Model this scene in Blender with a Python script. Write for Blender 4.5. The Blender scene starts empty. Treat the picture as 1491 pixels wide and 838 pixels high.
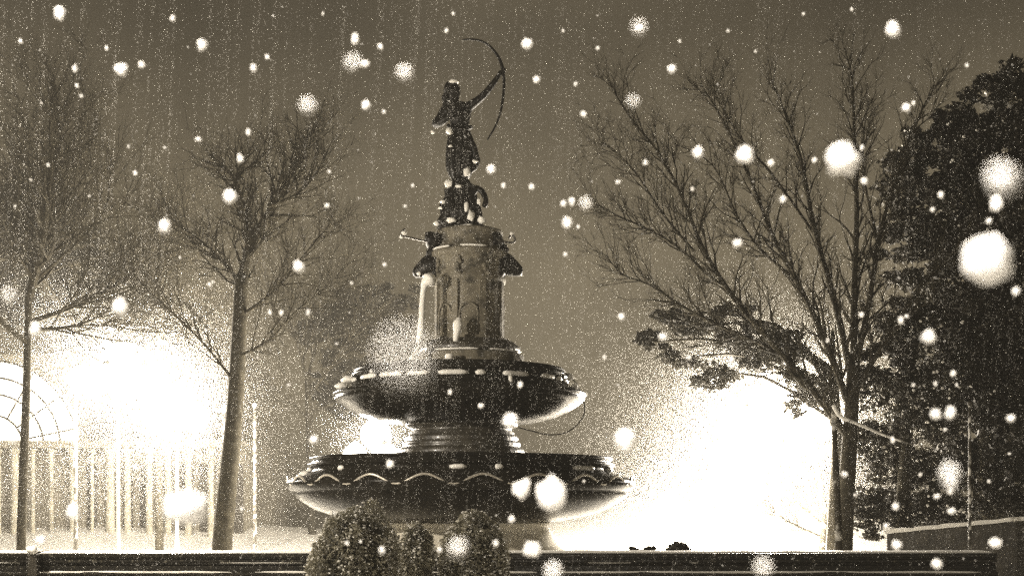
import bpy, bmesh, math, random
import numpy as np
from mathutils import Vector, Matrix, noise
from math import pi, sin, cos, radians

random.seed(7)
scene = bpy.context.scene
COL = scene.collection

# ---------------------------------------------------------------- camera
F = 1900.0; CX = 745.5; HY = 735.0; CAMH = 1.6
cam_data = bpy.data.cameras.new("camera")
cam = bpy.data.objects.new("camera", cam_data); COL.objects.link(cam)
cam.location = (0, 0, CAMH); cam.rotation_euler = (radians(90), 0, 0)
cam_data.sensor_width = 36; cam_data.lens = F / 1491 * 36
cam_data.shift_y = (HY - 419) / 1491
cam_data.clip_start = 0.02; cam_data.clip_end = 2000
cam_data.dof.use_dof = True; cam_data.dof.focus_distance = 20; cam_data.dof.aperture_fstop = 13.0
scene.camera = cam

# ---------------------------------------------------------------- world / exposure
TINT = (1.0, 0.865, 0.56)
world = bpy.data.worlds.new("World"); scene.world = world; world.use_nodes = True
nt = world.node_tree; nt.nodes.clear()
out = nt.nodes.new('ShaderNodeOutputWorld'); bg = nt.nodes.new('ShaderNodeBackground')
tc = nt.nodes.new('ShaderNodeTexCoord'); sep = nt.nodes.new('ShaderNodeSeparateXYZ')
rmp = nt.nodes.new('ShaderNodeValToRGB'); nz = nt.nodes.new('ShaderNodeTexNoise')
mix = nt.nodes.new('ShaderNodeMix'); mix.data_type = 'RGBA'; mix.blend_type = 'MULTIPLY'
mr = nt.nodes.new('ShaderNodeMapRange')
nt.links.new(tc.outputs['Generated'], sep.inputs[0]); nt.links.new(sep.outputs['Z'], rmp.inputs[0])
e = rmp.color_ramp.elements
e[0].position = 0.0; e[0].color = (0.24, 0.205, 0.122, 1)
e[1].position = 1.0; e[1].color = (0.03, 0.026, 0.016, 1)
m1 = rmp.color_ramp.elements.new(0.18); m1.color = (0.225, 0.190, 0.112, 1)
m2 = rmp.color_ramp.elements.new(0.34); m2.color = (0.095, 0.080, 0.048, 1)
nz.inputs['Scale'].default_value = 3.5; nz.inputs['Detail'].default_value = 4
nt.links.new(tc.outputs['Generated'], nz.inputs['Vector'])
mr.inputs['From Min'].default_value = .3; mr.inputs['From Max'].default_value = .7
mr.inputs['To Min'].default_value = .62; mr.inputs['To Max'].default_value = 1.3
nt.links.new(nz.outputs[0], mr.inputs[0])
mix.inputs['Factor'].default_value = 1
nt.links.new(rmp.outputs[0], mix.inputs['A']); nt.links.new(mr.outputs[0], mix.inputs['B'])
mx2 = nt.nodes.new('ShaderNodeMix'); mx2.data_type = 'RGBA'; mx2.blend_type = 'MULTIPLY'; mx2.inputs['Factor'].default_value = 1
mx2.inputs['B'].default_value = (1, .958, 1.0, 1); nt.links.new(mix.outputs['Result'], mx2.inputs['A']); nt.links.new(mx2.outputs['Result'], bg.inputs[0]); bg.inputs[1].default_value = .66
nt.links.new(bg.outputs[0], out.inputs[0])

vs = scene.view_settings
vs.view_transform = 'Standard'; vs.look = 'None'; vs.exposure = 0.2; vs.gamma = 1; vs.use_curve_mapping = False
cy = scene.cycles
cy.use_denoising = False; cy.use_adaptive_sampling = True; cy.adaptive_threshold = 0.03; cy.adaptive_min_samples = 32
cy.max_bounces = 5; cy.diffuse_bounces = 2; cy.glossy_bounces = 2; cy.transmission_bounces = 2
cy.volume_bounces = 0; cy.transparent_max_bounces = 8
cy.sample_clamp_direct = 0; cy.sample_clamp_indirect = 4
cy.caustics_reflective = False; cy.caustics_refractive = False

# light strengths
LAMP = 560.0           # radiance of a lit globe
HAZE = 0.0013
FLASH = 9.0

# the camera's own flash: lights the near snowflakes (and fades quickly with distance)
fl = bpy.data.lights.new("camera_flash", 'POINT'); fl.energy = FLASH * 4 * pi * pi; fl.shadow_soft_size = .04
fl.color = (1, .91, .8)
flo = bpy.data.objects.new("camera_flash", fl); COL.objects.link(flo); flo.location = (-.35, -.35, CAMH + .85)

# ---------------------------------------------------------------- helpers
def P(px, py, Y):
    return Vector(((px - CX) / F * Y, Y, CAMH + (HY - py) / F * Y))

def tag(o, label=None, cat=None, group=None, kind=None):
    if label: o['label'] = label
    if cat: o['category'] = cat
    if group: o['group'] = group
    if kind: o['kind'] = kind
    return o

def empty(name, loc, label=None, cat=None, group=None, rz=0):
    o = bpy.data.objects.new(name, None); COL.objects.link(o)
    o.location = loc; o.rotation_euler = (0, 0, rz); o.empty_display_size = .2
    return tag(o, label, cat, group)

def link(name, me, mat, parent=None, smooth=False):
    o = bpy.data.objects.new(name, me); COL.objects.link(o)
    if mat: me.materials.append(mat)
    if parent:
        o.parent = parent
    if smooth:
        me.polygons.foreach_set('use_smooth', [True] * len(me.polygons))
    return o

def pydata(name, vs_, fs, mat, parent=None, smooth=False):
    me = bpy.data.meshes.new(name); me.from_pydata([tuple(v) for v in vs_], [], fs); me.update()
    return link(name, me, mat, parent, smooth)

class MB:
    def __init__(s): s.v = []; s.f = []
    def box(s, a, b):
        (x0, y0, z0), (x1, y1, z1) = a, b
        n = len(s.v)
        s.v += [(x0,y0,z0),(x1,y0,z0),(x1,y1,z0),(x0,y1,z0),(x0,y0,z1),(x1,y0,z1),(x1,y1,z1),(x0,y1,z1)]
        s.f += [tuple(n+i for i in q) for q in ((0,3,2,1),(4,5,6,7),(0,1,5,4),(1,2,6,5),(2,3,7,6),(3,0,4,7))]
        return s
    def tube(s, pts, rad, n=6, cap=True):
        pts = [Vector(p) for p in pts]
        if not hasattr(rad, '__len__'): rad = [rad] * len(pts)
        base = len(s.v); prev = None
        for i, p in enumerate(pts):
            t = (pts[min(i+1, len(pts)-1)] - pts[max(i-1, 0)])
            if t.length < 1e-9: t = Vector((0,0,1))
            t.normalize()
            if prev is None:
                u = t.orthogonal().normalized()
            else:
                u = (prev - t * prev.dot(t))
                u = u.normalized() if u.length > 1e-6 else t.orthogonal().normalized()
            prev = u; w = t.cross(u)
            for k in range(n):
                a = 2 * pi * k / n
                s.v.append(p + (u * cos(a) + w * sin(a)) * rad[i])
        for i in range(len(pts)-1):
            for k in range(n):
                a = base + i*n + k; b = base + i*n + (k+1) % n
                s.f.append((a, b, b+n, a+n))
        if cap:
            s.f.append(tuple(base + k for k in reversed(range(n))))
            s.f.append(tuple(base + (len(pts)-1)*n + k for k in range(n)))
        return s
    def lathe(s, prof, c=(0,0), n=96, rfun=None, zfun=None):
        base = len(s.v)
        for i, (r, z) in enumerate(prof):
            for k in range(n):
                a = 2*pi*k/n
                rr = rfun(r, z, a, i) if rfun else r
                zz = zfun(r, z, a, i) if zfun else z
                s.v.append((c[0] + rr*cos(a), c[1] + rr*sin(a), zz))
        for i in range(len(prof)-1):
            for k in range(n):
                a = base+i*n+k; b = base+i*n+(k+1) % n
                s.f.append((a, b, b+n, a+n))
        s.f.append(tuple(base+k for k in reversed(range(n))))
        s.f.append(tuple(base+(len(prof)-1)*n+k for k in range(n)))
        return s
    def blob(s, c, r, sub=2, jit=.15, fr=1.5, seed=0):
        bm = bmesh.new(); bmesh.ops.create_icosphere(bm, subdivisions=sub, radius=1)
        n = len(s.v); c = Vector(c)
        if not hasattr(r, '__len__'): r = (r, r, r)
        for v in bm.verts:
            k = 1 + jit * noise.noise(v.co * fr + Vector((seed*3.1, seed*1.7, seed)))*2
            s.v.append(c + Vector((v.co.x*r[0]*k, v.co.y*r[1]*k, v.co.z*r[2]*k)))
        for f in bm.faces: s.f.append(tuple(n + v.index for v in f.verts))
        bm.free(); return s
    def build(s, name, mat, parent=None, smooth=False):
        off = Vector(parent.location) if parent and parent.type == 'EMPTY' else None
        vv = [Vector(v) - off for v in s.v] if off is not None else s.v
        return pydata(name, vv, s.f, mat, parent, smooth)

def catmull(pts, sub=4):
    pts = [Vector(p) for p in pts]; o = []
    for i in range(len(pts)-1):
        p0 = pts[max(i-1,0)]; p1 = pts[i]; p2 = pts[i+1]; p3 = pts[min(i+2,len(pts)-1)]
        for k in range(sub):
            t = k/sub
            o.append(.5*((2*p1)+(p2-p0)*t+(2*p0-5*p1+4*p2-p3)*t*t+(3*p1-p0-3*p2+p3)*t**3))
    o.append(pts[-1]); return o

# ---------------------------------------------------------------- materials
def mat(name, col, rough=.8, metal=0, bump=0, bscale=20, var=0, vscale=6, coat=0, emis=0, trans=0, col2=None, c2scale=8, c2lo=.5, c2hi=.6, spec=.5):
    m = bpy.data.materials.new(name); m.use_nodes = True; t = m.node_tree
    b = t.nodes['Principled BSDF']
    b.inputs['Base Color'].default_value = (*col, 1); b.inputs['Roughness'].default_value = rough
    b.inputs['Metallic'].default_value = metal; b.inputs['Coat Weight'].default_value = coat
    b.inputs['Coat Roughness'].default_value = .12
    b.inputs['Specular IOR Level'].default_value = spec
    co = t.nodes.new('ShaderNodeTexCoord')
    last = None
    if var:
        n = t.nodes.new('ShaderNodeTexNoise'); n.inputs['Scale'].default_value = vscale; n.inputs['Detail'].default_value = 6
        t.links.new(co.outputs['Object'], n.inputs['Vector'])
        r = t.nodes.new('ShaderNodeValToRGB'); t.links.new(n.outputs[0], r.inputs[0])
        r.color_ramp.elements[0].position = .3; r.color_ramp.elements[1].position = .7
        r.color_ramp.elements[0].color = (*[c*(1-var) for c in col], 1)
        r.color_ramp.elements[1].color = (*[min(1, c*(1+var)) for c in col], 1)
        last = r.outputs[0]
    if col2:
        n = t.nodes.new('ShaderNodeTexNoise'); n.inputs['Scale'].default_value = c2scale; n.inputs['Detail'].default_value = 5
        t.links.new(co.outputs['Object'], n.inputs['Vector'])
        r = t.nodes.new('ShaderNodeValToRGB'); t.links.new(n.outputs[0], r.inputs[0])
        r.color_ramp.elements[0].position = c2lo; r.color_ramp.elements[1].position = c2hi
        mx = t.nodes.new('ShaderNodeMix'); mx.data_type = 'RGBA'
        t.links.new(r.outputs[0], mx.inputs['Factor'])
        if last: t.links.new(last, mx.inputs['A'])
        else: mx.inputs['A'].default_value = (*col, 1)
        mx.inputs['B'].default_value = (*col2, 1); last = mx.outputs['Result']
    if last: t.links.new(last, b.inputs['Base Color'])
    if bump:
        n = t.nodes.new('ShaderNodeTexNoise'); n.inputs['Scale'].default_value = bscale; n.inputs['Detail'].default_value = 6
        t.links.new(co.outputs['Object'], n.inputs['Vector'])
        bu = t.nodes.new('ShaderNodeBump'); bu.inputs['Strength'].default_value = bump; bu.inputs['Distance'].default_value = .03
        t.links.new(n.outputs[0], bu.inputs['Height']); t.links.new(bu.outputs[0], b.inputs['Normal'])
    if emis:
        b.inputs['Emission Color'].default_value = (1, .93, .76, 1); b.inputs['Emission Strength'].default_value = emis
    if trans:
        tr = t.nodes.new('ShaderNodeBsdfTranslucent'); tr.inputs[0].default_value = (*col, 1)
        ms = t.nodes.new('ShaderNodeMixShader'); ms.inputs[0].default_value = trans
        t.links.new(b.outputs[0], ms.inputs[1]); t.links.new(tr.outputs[0], ms.inputs[2])
        t.links.new(ms.outputs[0], t.nodes['Material Output'].inputs[0])
    return m

M = {}
M['bronze'] = mat('wet bronze', (.010,.009,.007), .24, 0, .15, 9, .5, 5, coat=.015, spec=.03)
M['statue'] = mat('dark statue bronze', (.007,.0063,.005), .45, 0, .4, 18, .4, 8, spec=.2)
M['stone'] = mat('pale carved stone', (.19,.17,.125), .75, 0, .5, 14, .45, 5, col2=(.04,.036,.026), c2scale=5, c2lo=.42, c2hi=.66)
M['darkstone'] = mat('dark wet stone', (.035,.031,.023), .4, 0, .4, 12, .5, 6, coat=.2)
M['edge'] = mat('pale bronze edge', (.42,.39,.33), .3, .4, .2, 10)  # paler metal so the scalloped ridge shows on the bowl
M['granite'] = mat('polished black granite', (.010,.009,.007), .3, 0, .5, 9, .5, 12, coat=.15, spec=.35, col2=(.09,.083,.062), c2scale=26, c2lo=.58, c2hi=.7)
M['snow'] = mat('snow', (.82,.80,.74), .6, 0, .5, 6, .05, 3)
M['ice'] = mat('ice', (.88,.86,.80), .35, 0, .3, 12, .05, 6, trans=.15)
M['flake'] = mat('snowflake', (.9,.89,.86), .7, trans=.5)
M['bark'] = mat('bark', (.03,.027,.02), .95, 0, .12, 12, .4, 8, spec=.05)
M['barksnow'] = mat('frosted bark', (.06,.054,.042), .9, 0, .12, 12, .4, 8, spec=.05, col2=(.7,.68,.62), c2scale=3, c2lo=.56, c2hi=.64)
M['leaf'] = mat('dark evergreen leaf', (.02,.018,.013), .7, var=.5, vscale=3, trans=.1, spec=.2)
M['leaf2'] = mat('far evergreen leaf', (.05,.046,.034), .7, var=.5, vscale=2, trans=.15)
M['box'] = mat('clipped boxwood leaf', (.24,.225,.17), .6, var=.5, vscale=5, trans=.1)
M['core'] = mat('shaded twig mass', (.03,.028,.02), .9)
M['iron'] = mat('painted iron', (.04,.036,.03), .4, .6)
M['whitepole'] = mat('pale galvanised metal', (.6,.58,.52), .5, .3, var=.2)
M['wall'] = mat('pale render', (.6,.56,.46), .85, 0, .1, 4, .25, .6)
M['wall2'] = mat('grey render', (.17,.155,.12), .85, 0, .1, 4, .25, .6)
M['glass'] = mat('dark window glass', (.04,.036,.03), .1, spec=.8)
M['lit'] = mat('lit window pane', (.8,.78,.7), .5, emis=2.6)
def globe_glass():
    m = bpy.data.materials.new('lit lamp globe'); m.use_nodes = True; t = m.node_tree; t.nodes.clear()
    o = t.nodes.new('ShaderNodeOutputMaterial'); e = t.nodes.new('ShaderNodeEmission'); tr = t.nodes.new('ShaderNodeBsdfTransparent')
    ms = t.nodes.new('ShaderNodeMixShader'); ms.inputs[0].default_value = .25
    e.inputs[0].default_value = (1, .93, .78, 1); e.inputs[1].default_value = 60
    t.links.new(tr.outputs[0], ms.inputs[1]); t.links.new(e.outputs[0], ms.inputs[2]); t.links.new(ms.outputs[0], o.inputs[0])
    m.cycles.emission_sampling = 'NONE'
    return m
M['globe'] = globe_glass()
def bulb(p, scale, root):
    l = bpy.data.lights.new('bulb', 'POINT'); l.energy = LAMP*.16*scale*4*pi*pi; l.shadow_soft_size = .08; l.color = (1, .895, .75)
    o = bpy.data.objects.new('bulb', l); COL.objects.link(o); o.parent = root; o.location = Vector(p) - root.location
M['frostpole'] = mat('frosted dark pole', (.06,.054,.042), .6, 0, .2, 20, .3, 8, col2=(.8,.78,.72), c2scale=9, c2lo=.5, c2hi=.58)
M['column'] = mat('weathered column', (.30,.28,.22), .85, 0, .2, 3, .5, 1.2)
M['cable'] = mat('black cable', (.015,.014,.011), .5)

# ---------------------------------------------------------------- ground, haze
def ground():
    vs_, fs = [], []
    xs = [-400,-200,-120,-80] + [x*2.0 for x in range(-30, 31)] + [80,120,200,400]
    ys = [-60,-30,-10] + [y*2.0 for y in range(0, 60)] + [130,170,240,400,800]
    for y in ys:
        for x in xs:
            z = .10 * noise.noise(Vector((x*.13, y*.13, 0))) + .04*noise.noise(Vector((x*.6, y*.6, 3)))
            if y > 30:
                k = min(1, (y-30)/22)
                z += k * .75 * (0.6 + .6*noise.noise(Vector((x*.05, y*.05, 9))))
            z += 2.3*math.exp(-((x-9)/8)**2-((y-44)/7)**2) + 1.0*math.exp(-((x+13)/9)**2-((y-42)/6)**2)
            vs_.append((x, y, z))
    n = len(xs)
    for j in range(len(ys)-1):
        for i in range(n-1):
            a = j*n+i; fs.append((a, a+1, a+1+n, a+n))
    o = pydata('snow_ground', vs_, fs, M['snow'], smooth=True)
    tag(o, kind='structure')
ground()

def haze():
    mb = MB().box((-450, -70, -2.0), (450, 850, 22))
    m = bpy.data.materials.new('haze'); m.use_nodes = True; t = m.node_tree
    t.nodes.remove(t.nodes['Principled BSDF'])
    v = t.nodes.new('ShaderNodeVolumePrincipled')
    v.inputs['Color'].default_value = (.97, .93, .83, 1); v.inputs['Density'].default_value = HAZE
    v.inputs['Anisotropy'].default_value = 0.0
    t.links.new(v.outputs[0], t.nodes['Material Output'].inputs['Volume'])
    m.cycles.volume_sampling = 'EQUIANGULAR'; m.cycles.homogeneous_volume = True
    o = mb.build('haze', m); tag(o, kind='stuff'); o['label'] = 'thin snowy haze glowing around the lamps'
haze()

# ---------------------------------------------------------------- lamps
def lamp(px, py, Y, label, g=.2, scale=1, arms=0, spread=.5):
    p = P(px, py, Y)
    r = empty('street_lamp', (p.x, p.y, 0), label, 'street lamp', 'lit globe lamps around the park')
    MB().lathe([(.13,-.3),(.13,.25),(.09,.32),(.06,.7),(.04,.8),(.03,p.z-.45),(.05,p.z-.42),(.04,p.z-.38),(.07,p.z-.3),(.09,p.z-g*.86)], (p.x, p.y), 14).build('post', M['whitepole'], r, True)
    cs = [p] + [p + Vector((spread*cos(2*pi*(k+.5)/arms), spread*sin(2*pi*(k+.5)/arms), -.42)) for k in range(arms)]  # extra globes added in a ring to widen the white glow
    for k, c in enumerate(cs):
        gg = g if k == 0 else g*.8
        MB().blob(c, gg, 2, 0).build('globe', M['globe'], r, True); bulb(c, scale/len(cs), r)
        MB().lathe([(gg*.5,c.z+gg*.87),(gg*.42,c.z+gg*1.0),(gg*.12,c.z+gg*1.2),(.01,c.z+gg*1.25)], (c.x, c.y), 12).build('cap', M['snow'], r, True)
        if k:
            MB().tube(catmull([(p.x, p.y, p.z-.75),((p.x*.4+c.x*.6),(p.y*.4+c.y*.6),p.z-.85),(c.x,c.y,c.z-gg)],4), .018, 6).build('arm', M['iron'], r, True)
lamp(172, 525, 27, 'brightest lamp on the left, tall, glaring beside the bare tree', g=.36, scale=2.5, arms=6, spread=.72)
lamp(258, 585, 29, 'smaller lamp glaring just right of the tall left lamp', g=.3, scale=1.2, arms=4, spread=.5)
lamp(547, 632, 25, 'lamp glaring through the gap behind the fountain between its two bowls', g=.3, scale=.7, arms=3, spread=.4)
lamp(1132, 585, 26.5, 'highest and widest glaring lamp at right, behind the big spreading bare tree', g=.38, scale=3.0, arms=6, spread=.78)
lamp(1062, 690, 30, 'extra low lamp added to widen the glare, lower left of the highest right lamp', g=.34, scale=2.0, arms=4, spread=.65)  # added lamp, whitens the area below the high right lamp
lamp(975, 735, 34, 'extra lowest lamp added to fill the glare right of the lower bowl', g=.34, scale=1.4, arms=4, spread=.6)  # added lamp, carries the white area on towards the lower bowl

def added_front_lamp(x, y, h, s, label):  # unseen lamps added out of frame to light the fountain's front
    r = empty('street_lamp', (x, y, 0), label, 'street lamp', 'lit globe lamps around the park')
    MB().lathe([(.16,-.3),(.16,.25),(.09,.7),(.045,h-.45),(.09,h-.3),(.12,h-.17)], (x, y), 14).build('post', M['iron'], r, True)
    MB().blob((x, y, h), .2, 2, 0).build('globe', M['globe'], r, True); bulb((x, y, h), s, r)
added_front_lamp(-7, 13.5, 4.2, .95, 'unseen lamp added on the near left to light the fountain front')
added_front_lamp(8.5, 6, 4.4, .1, 'unseen lamp added on the near right to light the fountain front')

# ---------------------------------------------------------------- fountain
FY = 20.0; U = FY / F
def zz(py): return CAMH + (HY - py) * U
def xx(px): return (px - CX) * U
FX = xx(672)
def prof(lst): return [(r*U, zz(y)) for r, y in lst]

fountain = empty('fountain', (FX, FY, 0), 'tall two-tier fountain of wet dark bowls under a pale stone column', 'fountain')
MB().lathe([(1.9,-.2),(1.9,.12),(1.75,.2)] + prof([(150,806),(146,798),(138,790),(130,775),(122,765),(126,760),(118,755)]), (FX, FY), 48,
           rfun=lambda r,z,a,i: r*(1+.05*abs(sin(4*a))+.03*noise.noise(Vector((cos(a)*4,sin(a)*4,z*4))))).build('pedestal', M['wall'], fountain, True)
lower = MB().lathe(prof([(60,762),(112,761),(150,757),(185,750),(212,741),(231,729),(242,718),(241,716),(246,714),(250,710),(252,705),(250,700),(246,697),(240,697),(236,700),(231,699),(227,692),(221,690),(216,684),(217,681),(222,679),(222,676),(216,674),(216,672),(219,670),(219,667),(212,666),(206,668),(190,680),(60,690)]), (FX, FY), 160).build('lower_bowl', M['bronze'], fountain, True)
# scalloped ridge
pts = []
N = 480
for k in range(N+1):
    a = 2*pi*k/N
    pts.append((FX + 245.5*U*cos(a), FY + 245.5*U*sin(a), zz(701) + 6.0*U*sin(21*a)))
# ridge follows a band outside the lip
MB().lathe(prof([(238,716),(244,714),(247,706),(244,696),(236,694)]), (FX, FY), 160).build('lip_band', M['bronze'], lower, True)
ridge = MB().tube([(FX+(p[0]-FX)*1.018, FY+(p[1]-FY)*1.018, p[2]) for p in pts], 1.7*U, 6, False)
ro = pydata('scalloped_ridge', [Vector(v)-Vector(fountain.location) for v in ridge.v], ridge.f, M['edge'], None, True); ro.parent = lower
# lip_band mesh was built in world coordinates with a mesh parent: move into the fountain's frame
for ch in lower.children:
    if ch.name.startswith('lip_band'):
        for v in ch.data.vertices: v.co -= Vector(fountain.location)
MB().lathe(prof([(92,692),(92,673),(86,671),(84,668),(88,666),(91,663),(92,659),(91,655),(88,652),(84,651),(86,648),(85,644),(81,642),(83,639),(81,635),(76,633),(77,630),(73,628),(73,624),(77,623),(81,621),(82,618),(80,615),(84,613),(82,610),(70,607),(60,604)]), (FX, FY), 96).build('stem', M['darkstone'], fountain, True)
upper = MB().lathe(prof([(60,618),(84,617),(112,614),(140,607),(160,598),(174,589),(180,584),(182,581),(179,579),(183,577),(184,574),(180,572),(172,572),(163,569),(158,564),(158,560),(150,559),(150,554),(154,552),(157,549),(157,546),(152,544),(154,542),(152,539),(146,539),(140,543),(130,552),(40,556)]), (FX-2*U, FY), 160).build('upper_bowl', M['bronze'], fountain, True)
KX = xx(684)
MB().lathe(prof([(84,560),(84,541),(80,539),(79,519),(76,517)]), (KX, FY), 64).build('base_drum', M['stone'], fountain, True)
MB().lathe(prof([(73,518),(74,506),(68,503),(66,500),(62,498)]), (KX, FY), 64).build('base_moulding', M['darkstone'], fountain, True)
shaft = MB().lathe(prof([(54,500),(54,494),(49,492),(48,416),(52,413),(53,408),(50,404),(49,382),(53,379),(57,376),(58,371),(55,368),(48,366),(45,352),(44,346),(48,342),(48,338),(42,336)]), (KX, FY), 96).build('column', M['stone'], fountain, True)
mb = MB()
for k in range(8):
    a = 2*pi*(k+.5)/8
    c = Vector((KX + 49*U*cos(a), FY + 49*U*sin(a), 0)); t = Vector((-sin(a), cos(a), 0))*4.5*U; n_ = Vector((cos(a), sin(a), 0))*3.5*U
    q = [c-t-n_, c+t-n_, c+t+n_, c-t+n_]; b = len(mb.v)
    for zv in (zz(493), zz(414)):
        mb.v += [(p.x, p.y, zv) for p in q]
    mb.f += [(b,b+3,b+2,b+1),(b+4,b+5,b+6,b+7),(b,b+1,b+5,b+4),(b+1,b+2,b+6,b+5),(b+2,b+3,b+7,b+6),(b+3,b,b+4,b+7)]
mb.build('pilasters', M['stone'], fountain)
# arched relief mouldings between the pilasters
for k in range(8):
    a = 2*pi*k/8
    pp = []
    for j in range(13):
        s_ = -1 + 2*j/12
        aa = a + s_*.27
        y_ = 462 - 14*math.sqrt(max(0, 1-s_*s_))
        pp.append((KX+50*U*cos(aa), FY+50*U*sin(aa), zz(y_)))
    pp = [(pp[0][0], pp[0][1], zz(490))] + pp + [(pp[-1][0], pp[-1][1], zz(490))]
    MB().tube(pp, 1.8*U, 6).build('niche_arch', M['stone'], fountain, True)
# frieze swags
for k in range(8):
    a = 2*pi*(k+.5)/8 + .1
    mb = MB()
    for j in range(5):
        mb.blob((KX+(51)*U*cos(a+.05*sin(j*2)), FY+51*U*sin(a+.05*sin(j*2)), zz(384+5*j)), (4*U,4*U,4.5*U), 1, .3, seed=k*5+j)
    mb.build('carved_swag', M['stone'], fountain, True)
# spout heads: fish/lion like snouts left and right
def spout(sx, px0, py0, label=None):
    x0 = xx(px0); z0 = zz(py0)
    mb = MB()
    mb.tube(catmull([(x0, FY-.05, z0+.02), (x0+sx*.12, FY-.07, z0+.03), (x0+sx*.24, FY-.08, z0-.03), (x0+sx*.36, FY-.08, z0-.085), (x0+sx*.41, FY-.08, z0-.1)], 3),
            [.19,.19,.185,.18,.17,.16,.14,.125,.105,.085,.075,.055,.04], 12)
    mb.blob((x0+sx*.12, FY-.16, z0+.19), (.09,.07,.10), 1, .3, seed=2); mb.blob((x0+sx*.06, FY-.2, z0-.1), (.12,.09,.13), 1, .3, seed=4)
    o = mb.build('spout_head', M['statue'], fountain, True)
    MB().tube([(x0+sx*.12, FY-.12, z0+.2),(x0+sx*.14,FY-.14,z0+.3),(x0+sx*.08,FY-.14,z0+.33)], [.05,.035,.01], 6).build('ear', M['statue'], fountain, True)
    return o
spout(-1, 641, 390); spout(1, 722, 388)
# slender curled arms near the column top
a1 = MB().tube(catmull([P(640,354,FY-.3),P(615,350,FY-.3),P(598,346,FY-.3),P(586,343,FY-.3),P(584,338,FY-.3),P(590,333,FY-.3)],3), 1.3*U, 6)
a1.build('curled_spout', M['iron'], fountain, True)
a2 = MB().tube(catmull([P(722,347,FY-.3),P(735,352,FY-.3),P(747,353,FY-.3),P(750,348,FY-.3),P(745,341,FY-.3),P(741,347,FY-.3)],3), 1.5*U, 6)
a2.build('curled_spout', M['iron'], fountain, True)
# scrolls on top right and left shoulder of the column
for px_, sgn in ((722,1),(634,-1)):
    MB().blob((xx(px_), FY-.1, zz(354)), (.14,.25,.17), 2, .3, seed=px_).build('shoulder_scroll', M['statue'], fountain, True)
# thin pipe from the base to the bowl edge, and hanging cable
MB().tube(catmull([P(738,494,FY-.6),P(748,508,FY-.62),P(758,525,FY-.65),P(768,538,FY-.7)],3), 1.5*U, 6).build('feed_pipe', M['iron'], fountain, True)
MB().tube(catmull([P(825,545,FY-.1),P(838,556,FY-.1),P(846,572,FY),P(851,590,FY),P(849,606,FY),P(836,622,FY),P(818,631,FY),P(795,632,FY),P(775,627,FY-.1),P(755,622,FY-.3)],5), .9*U, 5).build('loose_cable', M['cable'], fountain, True)
# irregular snow strips on ledges, also standing in for white glints on bowl rims
def ledge_snow_glints(rpx, ypx, arcs, parent, cx, h=6, w=7):
    for (a0, a1) in arcs:
        n = max(4, int((a1-a0)/.03)); pts_ = []; rad = []
        for j in range(n+1):
            a = a0 + (a1-a0)*j/n
            pts_.append((cx + rpx*U*cos(a), FY + rpx*U*sin(a), zz(ypx)))
            rad.append(U*(h*.5)*(0.45+.55*math.sqrt(max(0, 1-(2*j/n-1)**4)))*(1+.4*noise.noise(Vector((a*9, ypx, 0)))))
        MB().tube(pts_, rad, 8).build('snow_or_glint_strip', M['ice'], parent, True)
rng = random.Random(3)
arcs = []; a = pi*1.02
while a < 2*pi*.985:
    w = rng.choice([.05,.09,.14,.2,.26]); arcs.append((a, a+w)); a += w + rng.choice([.05,.06,.09,.16])
ledge_snow_glints(155, 557, arcs, fountain, FX-2*U, 8)
ledge_snow_glints(219, 685, [(3.3,3.42),(3.9,3.95),(4.68,4.78),(4.95,5.0),(5.5,5.72),(5.95,6.1)], fountain, FX, 8)  # leftmost strip stands in for a lamp reflection on the bowl
ledge_snow_glints(80, 516, [(3.4,3.9),(4.1,4.9),(5.1,5.9)], fountain, KX, 3)
ledge_snow_glints(56, 367, [(3.5,4.2),(4.5,5.2)], fountain, KX, 3)
for px_, py_, ry, w_, h_ in ((508,552,-.3,20,9),(497,562,-.4,17,8),(443,690,-.3,14,8),(830,548,-.3,9,9),(835,562,-.2,12,10),(610,398,-.4,6,4),(745,340,-.3,5,5),(588,339,-.3,7,5),(584,345,-.3,5,3)):  # snow lumps; the one at the lower bowl's left tip imitates a lamp reflection
    MB().blob(P(px_,py_,FY+ry), (w_*U*.55,w_*U*.5,h_*U*.6), 2, .25, seed=px_).build('snow_or_glint_clump', M['snow'], fountain, True)
# frozen jets
def ice(pts_, rad, seed):
    p_ = catmull([P(x_, y_, FY+dy) for x_, y_, dy in pts_], 5)
    m_ = len(p_)-1
    rr = []
    for i in range(len(p_)):
        t_ = i/m_*(len(rad)-1); k_ = min(int(t_), len(rad)-2)
        rr.append(U*(rad[k_]+(rad[k_+1]-rad[k_])*(t_-k_))*(1+.25*noise.noise(Vector((i*.5, seed, 0)))))
    MB().tube(p_, rr, 9).build('frozen_water', M['snow'], fountain, True)
ice([(629,402,-.6),(624,408,-.65),(618,416,-.66),(615,440,-.68),(614,465,-.7),(612,490,-.7),(608,500,-.7)], [5,11,8,4,4,4.5,5,5,2], 1)
ice([(611,502,-.75),(606,512,-.8),(601,524,-.85),(597,536,-.9)], [1.5,3.5,6,5], 2)
ice([(669,462,-.7),(667,470,-.72),(666,480,-.73),(663,497,-.75)], [2,7,6,3], 3)
ice([(655,516,-.95),(654,525,-.97),(655,534,-1.0)], [6,7,6], 4)
ice([(743,546,-1.5),(744,560,-1.5),(744,566,-1.5)], [2,4,2], 5)

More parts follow.
